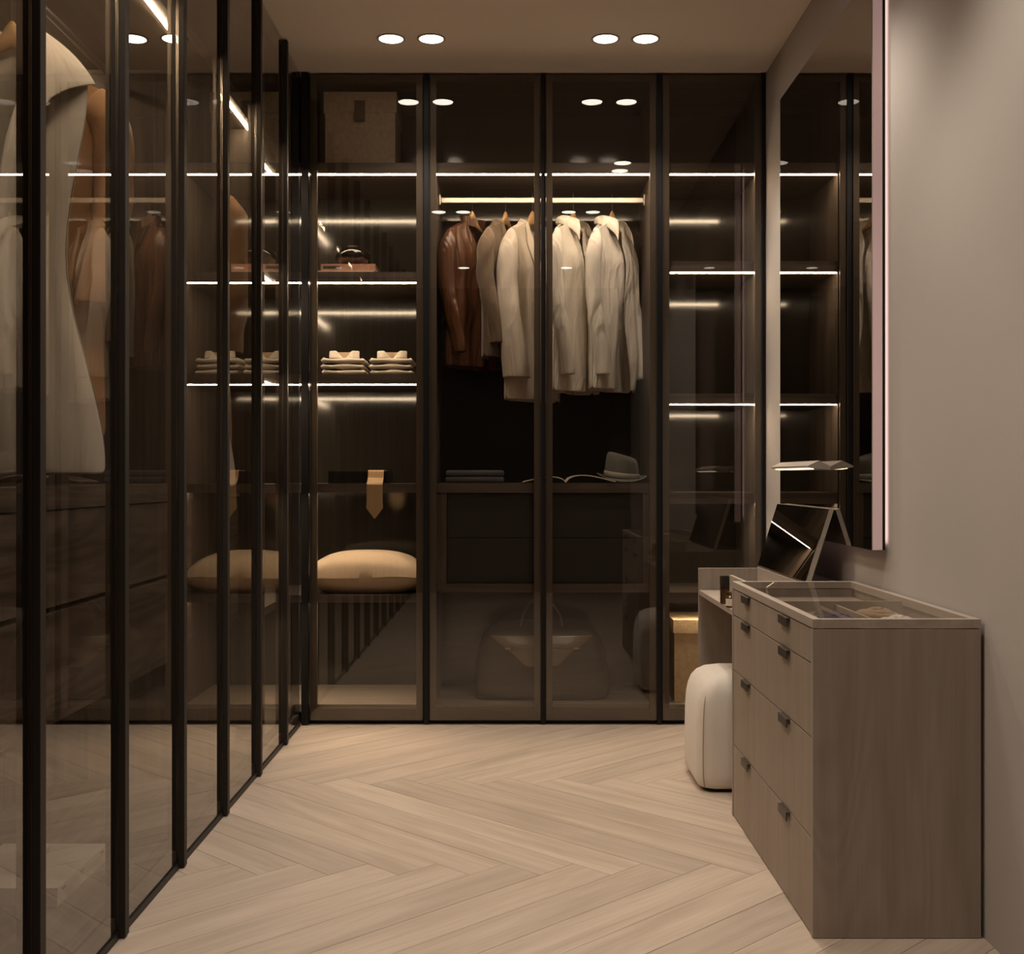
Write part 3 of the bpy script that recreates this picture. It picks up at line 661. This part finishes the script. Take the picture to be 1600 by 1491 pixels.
        def colb(a, b):
            an = (2 * a - 1) * 1.9
            return ((nw * 0.95 + 0.030 * b) * math.sin(an), (nw * 0.78 + 0.020 * b) * math.cos(an) - 0.004, 0.030 - 0.030 * (2 * a - 1) ** 2 - 0.038 * b)
        o = MB().grid(colb, 22, 3).build('collar', cm, t0, smooth=True); subd(o, 1, 0.004)
        for side in (-1, 1):
            def lap(a, b, side=side):
                t = b * vdepth * 1.02 + 0.01
                neck = nw / sw
                si = gap[1] + (neck - gap[1]) * (1 - min(1, t / vdepth)) ** 1.3
                x, y, z = surf(side * min(0.96, si + 0.004), t, -1)
                wv = 0.062 * math.sin(PI * min(1, b * 0.92 + 0.10)) ** 0.75 * (1.0 if b > 0.30 else 0.78)
                x2, y2, z2 = surf(side * min(0.96, si + wv / sw), max(0, t - 0.03), -1)
                return Vector((x, y, z)).lerp(Vector((x2, y2, z2)), a) + Vector((0, -0.007 - 0.006 * math.sin(PI * a), 0))
            o = MB().grid(lap, 4, 16).build('lapel', cm, t0, smooth=True); subd(o, 1, 0.003)
    for i in range(buttons):
        t = vdepth * 0.5 + (0.92 - vdepth * 0.5) * i / max(1, buttons - 1)
        x, y, z = surf(-(gap[1] + 0.03 + (gap[0] - gap[1]) * sm((t - vdepth) / (1 - vdepth)) + (0.10 if t < vdepth else 0.06)), t, -1)
        bo = MB().lathe([(0.0001, 0), (0.005, 0), (0.005, 0.003), (0.0001, 0.003)], 12).build('button', 'paper', t0, (x, y - 0.006, z), fix=True)
        bo.rotation_euler = (R(90), 0, 0)
    if pocket:
        x, y, z = surf(0.55, 0.26, -1)
        subd(MB().grid(lambda a, b: (x - 0.045 + 0.09 * a, y - 0.008 + 0.018 * abs(a - 0.4), z - 0.022 * b), 4, 2).build('pocket_flap', cm, t0), 0, 0.004)
        x2, y2, z2 = surf(0.50, 0.66, -1)
        subd(MB().grid(lambda a, b: (x2 - 0.055 + 0.11 * a, y2 - 0.010, z2 - 0.045 * b), 4, 2).build('pocket_flap', cm, t0), 0, 0.004)
    return t0
def hanger(label, hook=0.10, sw=0.150, group='wooden hangers on the rail'):
    t0 = tag(empty('coat_hanger'), label, 'hanger', group)
    rings = []
    for i in range(25):
        s = -1 + 2 * i / 24; ax = abs(s)
        x = s * sw; zc = 0.014 - 0.086 * ax ** 1.1 + 0.020 * max(0.0, 1 - ax / 0.26) ** 0.8; h = 0.011 + 0.030 * max(0.0, 1 - ax / 0.26) ** 0.6; d = 0.010 - 0.003 * ax; yb = 0.0
        rings.append([(x, yb - d, zc - h), (x, yb + d, zc - h), (x, yb + d, zc + h), (x, yb - d, zc + h)])
    o = MB().rings(rings).build('hanger_bar', 'hanger', t0, smooth=True, fix=True); subd(o, 1)
    pts = [(0, 0, 0.068), (0, 0, hook - 0.02)]
    for k in range(0, 13):
        a = PI * k / 12 * 1.15
        pts.append((0.0, 0.020 - 0.020 * math.cos(a), hook + 0.020 * math.sin(a)))
    MB().tube(pts, 0.0022, 8).build('hook', 'chrome', t0, smooth=True)
    return t0
NZ = 2.205      # neck height of the hanging clothes
def hang(g, x, z, a, hl, group='wooden hangers on the rail', y=RY, s=1.0, hk=None):
    h = hanger(hl, hook=(RZ + 0.016 - z if hk is None else hk) / s, group=group)
    for o in (g, h):
        o.location = (x, y, z); o.rotation_euler = (0, 0, a); o.scale = (s, s, s)
    # the hook's bend points over the rail whatever the turn of the garment
    hook = [c for c in h.children if c.name.startswith('hook')][0]
    hook.rotation_euler = (0, 0, -a); hook.location = (0, 0, 0)
    off = Matrix.Rotation(-a, 3, 'Z') @ Vector((0, -0.020 + 0.001, 0)); hook.location = (off.x * 0, off.y * 0, 0)
GG = 'clothes on the rail'
S_ = 0.93
hang(garment('leather_jacket', 'brown leather jacket with stand collar, leftmost on the rail', 'leather', GG, length=0.70, sleeve=0.64, collar='stand', fold=0.010, vdepth=0.25, gap=(0.12, 0.05), sr=(0.042, 0.036), seed=1), -0.179, NZ, R(54), 'beech hanger holding the brown leather jacket', s=S_)
hang(garment('blazer', 'taupe wool blazer between the leather jacket and the pale blazer', 'taupecloth', GG, length=0.68, sleeve=0.615, collar='lapel', pocket=True, vdepth=0.42, gap=(0.05, 0.02), sr=(0.044, 0.034), seed=2), -0.029, NZ, R(60), 'beech hanger holding the taupe blazer', s=S_ * 0.97)
hang(garment('blazer', 'long pale beige blazer hanging behind the middle door frame', 'beigecloth', GG, length=0.86, sleeve=0.76, sr=(0.046, 0.040), taper=1.45, sleevefold=0.10, collar='lapel', pocket=True, vdepth=0.42, gap=(0.05, 0.02), fold=0.006, seed=3), 0.092, NZ, R(52), 'beech hanger holding the long pale blazer', s=S_)
hang(garment('overshirt', 'off-white linen overshirt with pointed collar, left of the white one', 'linen', GG, length=0.82, sleeve=0.745, collar='shirt', fold=0.013, buttons=4, vdepth=0.16, gap=(0.16, 0.02), seed=4), 0.277, NZ, R(60), 'beech hanger holding the left off-white overshirt', s=S_)
hang(garment('overshirt', 'white twill overshirt with pointed collar, rightmost on the rail', 'linen2', GG, length=0.81, sleeve=0.745, collar='shirt', fold=0.013, buttons=4, vdepth=0.16, gap=(0.17, 0.03), seed=5), 0.452, NZ, R(58), 'beech hanger holding the rightmost white overshirt', s=S_)
# coats in the left units
for i, (yy, yc, xw, zw) in enumerate(((2.97, 3.19, -1.235, 2.125), (4.19, 4.39, -1.195, 2.085))):
    dd = 'in the nearest left unit' if i == 0 else 'in the left unit next to the corner'
    gw = garment('wrap_coat', 'sleeveless white wrap coat with broad collar ' + dd, 'whitewool', 'coats in the left units', sw=0.190, nw=0.075, drop=0.085, length=1.055, hem=0.235, waist=0.135, dep=0.075, hemdep=0.095, gap=(0.01, 0.0), vdepth=0.36, collar='big', sleeves=False, fold=0.007, seed=11)
    hang(gw, xw, zw, 0, 'hanger of the white wrap coat ' + dd, 'hangers in the left units', y=yy, hk=2.30 - zw)
    gc = garment('wool_coat', 'camel wool coat behind the white coat ' + dd, 'camel', 'coats in the left units', sw=0.225, nw=0.075, drop=0.075, length=0.98, hem=0.215, waist=0.20, dep=0.085, gap=(0.02, 0.0), vdepth=0.36, collar='lapel', sleeve=0.64, sr=(0.062, 0.048), taper=1.1, fold=0.006, seed=12)
    hang(gc, -1.235 - (0.055 if i == 0 else 0.0), 2.150, 0, 'hanger of the camel coat ' + dd, 'hangers in the left units', y=yc, hk=0.15)
# flat white boxes on the wardrobe floor
def card_box(y, label):
    t = tag(empty('garment_box', (-1.166, y, 0.084)), label, 'box', 'flat white boxes')
    MB().box(-0.13, 0.13, -0.165, 0.165, 0.0, 0.026).build('base', 'whitebox', t); MB().box(-0.132, 0.132, -0.167, 0.167, 0.0262, 0.044).build('lid', 'whitebox', t)
    for q in (-0.14, -0.02, 0.12): MB().box(0.1322, 0.1326, q, q + 0.022, 0.031, 0.036).build('print_mark', 'boxprint', t)
card_box(2.905, 'flat white garment box with small grey print low in the nearest left unit')
card_box(4.34, 'flat white garment box low in the left unit next to the corner')

# ------------------------------------------------------------------ on the shelves of the corner wardrobe
sb = tag(empty('storage_box', (-0.660, 5.36, 2.4215)), 'woven canvas storage box with leather tab on the top shelf', 'box')
MB().box(-0.152, 0.152, -0.13, 0.15, 0.0, 0.225).build('body', 'canvas', sb); MB().box(-0.158, 0.158, -0.136, 0.156, 0.2255, 0.315).build('lid', 'canvas', sb)
MB().box(-0.024, 0.022, -0.1400, -0.1365, 0.185, 0.277).build('tab', 'tab', sb)
tag(box('tray_book', 'paper', -0.855, -0.598, 5.215, 5.40, 1.9505, 1.9585), 'thin cream book under the salmon book on the corner shelf', 'book')
pb = tag(empty('cloth_book', (-0.712, 5.31, 1.9587)), 'salmon clothbound book with dark spine print under the bronze vase', 'book')
MB().box(-0.118, 0.118, -0.086, -0.082, 0.0, 0.031).box(-0.118, 0.118, -0.082, 0.086, 0.0, 0.003).box(-0.118, 0.118, -0.082, 0.086, 0.028, 0.031).build('cover', 'pinkbook', pb)
MB().box(-0.115, 0.115, -0.081, 0.083, 0.0032, 0.0278).build('page_block', 'paper', pb); MB().box(-0.108, -0.034, -0.0864, -0.0861, 0.009, 0.022).build('spine_print', 'darkprint', pb)
va = tag(empty('vase', (-0.700, 5.31, 1.990)), 'low glossy bronze round vase standing on the salmon book', 'vase')
MB().lathe([(0.0001, 0.0005), (0.034, 0.0005), (0.058, 0.012), (0.075, 0.032), (0.078, 0.046), (0.070, 0.064), (0.054, 0.078), (0.040, 0.084), (0.030, 0.083), (0.024, 0.076), (0.022, 0.060), (0.0001, 0.055)], 48).build('body', 'vase', va, smooth=True, fix=True)
MB().tube([(0.034 * math.cos(2 * PI * k / 32), 0.034 * math.sin(2 * PI * k / 32), 0.0855) for k in range(33)], 0.0028, 8).build('lip_ring', 'vase', va, smooth=True)
# folded shirts
def folded(w, d, h, seed, top):
    rnd = random.Random(seed); p1 = rnd.uniform(0, 6)
    rings = []
    n = 30
    for i in range(21):
        s = -1 + 2 * i / 20
        hx = h * (0.5 + 0.10 * math.sin(5 * s + 1.0) + (0.16 if abs(s) > 0.86 else 0))
        e = max(0.0, 1 - abs(s) ** 14) ** 0.5
        rg_ = []
        for k in range(n):
            a = 2 * PI * k / n
            yy = d / 2 * math.copysign(abs(math.cos(a)) ** 0.35, math.cos(a)); zz = hx * math.copysign(abs(math.sin(a)) ** 0.55, math.sin(a))
            rg_.append((s * w / 2, yy * (0.97 + 0.03 * e), h * 0.5 + zz * max(0.12, e) * (1 if zz > 0 else 0.98) + (0.0015 * math.sin(4 * s + p1) if zz > 0 else 0)))
        rings.append(rg_)
    return MB().rings(rings)
st = 0
for nm, cx, lab in (('left', -0.738, 'in the left stack on the corner shelf'), ('right', -0.528, 'in the right stack on the corner shelf')):
    for k in range(3):
        t = tag(empty('folded_shirt', (cx + (0.003, -0.002, 0.0)[k], 5.35, 1.5085 + 0.0255 * k)), ('top folded white shirt with upright collar ', 'middle folded white shirt ', 'bottom folded white shirt ')[2 - k] + lab, 'shirt', 'folded shirts')
        folded(0.190, 0.22, 0.0245, st, k == 2).build('body', 'shirt', t, smooth=True, fix=True); st += 1
        if k == 2:
            def colr(a, b, side=1):
                an = R(200) * a - R(10)
                return (0.058 * math.cos(an) * (1 + 0.10 * (1 - b)), -0.03 + 0.055 * math.sin(an), 0.026 + 0.036 * b * (0.85 + 0.15 * math.sin(an)))
            subd(MB().grid(colr, 24, 3).build('collar_lining', 'shirtin', t, smooth=True), 1, 0.003)
            for side in (-1, 1):
                def leaf(a, b, side=side):
                    x = side * (0.066 - 0.060 * a); y = -0.052 - 0.024 * math.sin(PI * min(1, a * 0.8 + 0.1)); z0 = 0.025; z1 = 0.060 - 0.034 * max(0.0, a - 0.55) ** 1.0 / 0.45
                    return (x, y + 0.014 * b, z0 + (z1 - z0) * b)
                subd(MB().grid(leaf, 10, 3).build('collar_leaf', 'shirt', t, smooth=True), 1, 0.004)
# dark tray box with a tie over it
tag(box('watch_box', 'darkbox', -0.800, -0.535, 5.235, 5.42, 1.0355, 1.090, bevel=0.003), 'low black lacquer box on the corner shelf behind the tan tie', 'box')
tw = 0.034
prof = [(5.36, 1.0915), (5.30, 1.0930), (5.240, 1.0935), (5.2325, 1.088), (5.226, 1.06), (5.200, 1.041), (5.188, 1.039), (5.184, 1.032), (5.1835, 1.00), (5.1835, 0.965), (5.1835, 0.93), (5.1835, 0.885)]
mb = MB(); vs = []
for i, (y, z) in enumerate(prof):
    hw = tw if i < len(prof) - 2 else (0.036 if i == len(prof) - 2 else 0.002)
    vs.append((hw, y, z))
mb.grid(lambda a, b: (vs[round(b * (len(prof) - 1))][0] * (2 * a - 1) - 0.592, vs[round(b * (len(prof) - 1))][1], vs[round(b * (len(prof) - 1))][2]), 4, len(prof) - 1)
tie = mb.build('tie', 'tie', None, smooth=False); subd(tie, 0, 0.0025, off=0)
tag(tie, 'tan silk tie draped over the black box, pointed end hanging below the shelf', 'tie')
# cushion
def cushion(a, b):
    u, v = 2 * a - 1, 2 * b - 1
    return u, v
cu = tag(empty('cushion', (-0.642, 5.37, 0.555)), 'plump beige linen cushion lying on the lower corner shelf', 'cushion')
def cshell(top):
    def fn(a, b):
        u, v = 2 * a - 1, 2 * b - 1
        hu = max(0.0, 1 - abs(u) ** 2.6); hv = max(0.0, 1 - abs(v) ** 2.6)
        x = 0.262 * u * (1 - 0.05 * (1 - v * v) * abs(u) ** 4 + 0.0); y = 0.172 * v * (1 - 0.06 * (1 - u * u) * abs(v) ** 4)
        th = (hu * hv) ** 0.50
        cr = 0.006 * math.sin(26 * u + 5 * v) * (abs(u) ** 6) + 0.004 * math.sin(19 * v + 3 * u) * abs(v) ** 6
        z = 0.072 + ((0.112 * th if top else -0.0715 * min(1, th * 1.25)) + cr * (1 if top else 0.4))
        return x, y, max(0.0006, z)
    return fn
mb = MB().grid(cshell(True), 34, 26); mb.grid(lambda a, b: cshell(False)(1 - a, b), 34, 26)
me = mb.mesh('cover'); bm = bmesh.new(); bm.from_mesh(me); bmesh.ops.remove_doubles(bm, verts=bm.verts, dist=0.0008); bmesh.ops.recalc_face_normals(bm, faces=bm.faces); bm.to_mesh(me); bm.free()
subd(link('cover', me, 'cushion', cu, smooth=True), 1)

# ------------------------------------------------------------------ on the counter of the hanging wardrobe
for k, lab in ((0, 'lower slate knit folded on the counter at the left'), (1, 'upper slate knit folded on the counter at the left')):
    t = box('folded_knit', 'slate', -0.290 + 0.002 * k, -0.036, 5.24, 5.46, 1.0385 + 0.028 * k, 1.0655 + 0.028 * k, bevel=0.010, seg=4)
    for p in t.data.polygons: p.use_smooth = True
    tag(t, lab, 'sweater', 'folded knits')
# open magazine: two page blocks that arch from the spine
mg = tag(empty('magazine', (0.232, 5.30, 1.0385)), 'open illustrated magazine lying beside the hat', 'magazine')
def page(side, w, top):
    pts = []
    for i in range(15):
        q = i / 14; x = side * w * q
        z = (0.030 if side > 0 else 0.023) * math.sin(PI * min(1, q ** 0.62 * 0.98)) ** 1.0 + 0.0022
        pts.append((x, z))
    b0 = [(x, z) for x, z in pts]; th = 0.0032 + 0.0
    ring = lambda y: [(x, y, z + th) for x, z in b0] + [(x, y, max(0.0004, z - 0.0015)) for x, z in reversed(b0)]
    MB().rings([ring(-0.115), ring(0.115)]).build('page_block', 'paper', mg, fix=True)
    s = MB().grid(lambda a, b: (b0[2 + round(a * 10)][0], -0.105 + 0.20 * b, b0[2 + round(a * 10)][1] + th + 0.0006), 10, 2)
    s.build('printed_page', 'print', mg)
page(1, 0.215, True); page(-1, 0.185, True)
# fedora
ht = tag(empty('fedora', (0.487, 5.36, 1.0395)), 'grey green felt fedora with pale band on the counter', 'hat')
def brim(a, b):
    an = 2 * PI * a; r = 0.074 + (0.112 - 0.074) * b
    return (r * math.cos(an), r * 1.10 * math.sin(an), 0.012 + b * b * 0.012 * math.cos(2 * an) + 0.004 * b)
subd(MB().grid(brim, 48, 5).build('brim', 'felt', ht, smooth=True), 1, 0.004)
rgs = []
for r, z in ((0.0765, 0.010), (0.0770, 0.03), (0.0745, 0.06), (0.0705, 0.090), (0.066, 0.106), (0.058, 0.114), (0.040, 0.116), (0.020, 0.112), (0.003, 0.110)):
    rgs.append([((r * math.cos(t)) - 0.05 * max(0.0, z - 0.03), r * 1.10 * math.sin(t), z * (1 - 0.13 * math.cos(t) * min(1, z / 0.1) * r / 0.066)) for t in (2 * PI * k / 48 for k in range(48))])
subd(MB().rings(rgs, False, True).build('crown', 'felt', ht, smooth=True), 1)
MB().rings([[(rr_ * math.cos(t), rr_ * 1.10 * math.sin(t), z0 + 0.004 * (1 - math.cos(t))) for t in (2 * PI * k / 48 for k in range(48))] for rr_, z0 in ((0.0785, 0.013), (0.0800, 0.014), (0.0798, 0.034), (0.0780, 0.036))], False, False).build('hat_band', 'band', ht, smooth=True)
ht.rotation_euler = (R(5), R(3), 0); ht.location = (0.487, 5.36, 1.048)
# leather travel bag
bg = tag(empty('travel_bag', (0.131, 5.41, 0.0835)), 'olive brown leather travel bag with arched handles and angular flap', 'bag')
def sup(hx, hy, z, e=5.0, n=64, dx=0.0):
    return [(hx * math.copysign(abs(math.cos(t)) ** (2 / e), math.cos(t)), hy * math.copysign(abs(math.sin(t)) ** (2 / e), math.sin(t)), z + dx * abs(math.cos(t)) ** 6) for t in (2 * PI * (i + 0.5) / n for i in range(n))]
rgs = [sup(0.285, 0.130, 0.0005, 7), sup(0.297, 0.140, 0.010, 7), sup(0.300, 0.145, 0.05, 6), sup(0.296, 0.145, 0.12, 5), sup(0.287, 0.142, 0.19, 4.5), sup(0.272, 0.132, 0.245, 4.2, dx=-0.004), sup(0.255, 0.112, 0.285, 4, dx=-0.008), sup(0.238, 0.080, 0.315, 4, dx=-0.014), sup(0.215, 0.045, 0.334, 4, dx=-0.02), sup(0.17, 0.015, 0.342, 4)]
for q, rg_ in enumerate(rgs):
    if 1 < q < 8:
        for i, (x, y, z) in enumerate(rg_):
            k = 0.004 * math.sin(21 * x + 31 * z) + 0.004 * math.sin(40 * z + 9 * x)
            if abs(x) > 0.15: k += 0.006 * math.sin(55 * z + 13 * abs(x))
            rg_[i] = (x, y + math.copysign(k, y), z)
subd(MB().rings(rgs).build('body', 'bag', bg, smooth=True), 1)
def fy(z): # front of the bag
    for (z0, h0), (z1, h1) in zip(((0.0, 0.14), (0.12, 0.147), (0.19, 0.146), (0.245, 0.137), (0.285, 0.117), (0.315, 0.085)), ((0.12, 0.147), (0.19, 0.146), (0.245, 0.137), (0.285, 0.117), (0.315, 0.085), (0.34, 0.02))):
        if z <= z1: return -(h0 + (h1 - h0) * (z - z0) / (z1 - z0)) - 0.006
    return -0.02
def strip(name, mat, zl, zh, wl, wh, th=0.004):
    fn = lambda a, b: ((2 * a - 1) * (wl + (wh - wl) * b), fy(zl + (zh - zl) * b) - 0.002 + 0.030 * abs(2 * a - 1) ** 8, zl + (zh - zl) * b)
    o = MB().grid(fn, 16, 6).build(name, mat, bg, smooth=True); subd(o, 1, th); return o
strip('front_flap', 'bagflap', 0.232, 0.285, 0.185, 0.232)
strip('flap_point', 'bagflap', 0.150, 0.2285, 0.085, 0.168)
MB().tube([(-0.168, fy(0.232) - 0.004, 0.231), (0.168, fy(0.232) - 0.004, 0.231)], 0.0035, 8).build('flap_edge', 'bagflap', bg, smooth=True)
for x in (-0.150, 0.150): box('buckle', 'chrome', x - 0.012, x + 0.012, fy(0.231) - 0.010, fy(0.231) - 0.004, 0.2265, 0.2355).parent = bg
for yy in (-0.062, 0.062):
    pts = []
    for k in range(21):
        a = PI * k / 20
        pts.append((-0.095 * math.cos(a) * (1 - 0.10 * math.sin(a)), yy * (1.15 - 0.5 * math.sin(a)), 0.285 + 0.150 * math.sin(a) ** 0.75))
    MB().tube(pts, 0.0062, 10).build('handle', 'bagflap', bg, smooth=True)
# straw basket
bs = tag(empty('straw_basket', (0.868, 5.40, 0.0835)), 'square straw basket with pale lid on the floor of the narrow wardrobe', 'basket')
MB().box(-0.160, 0.160, -0.155, 0.15, 0.0, 0.300).build('body', 'straw', bs); MB().box(-0.165, 0.165, -0.160, 0.155, 0.3005, 0.358).build('lid', 'straw', bs)
MB().box(-0.028, 0.028, -0.1650, -0.1605, 0.225, 0.32).build('tab', 'straw', bs)
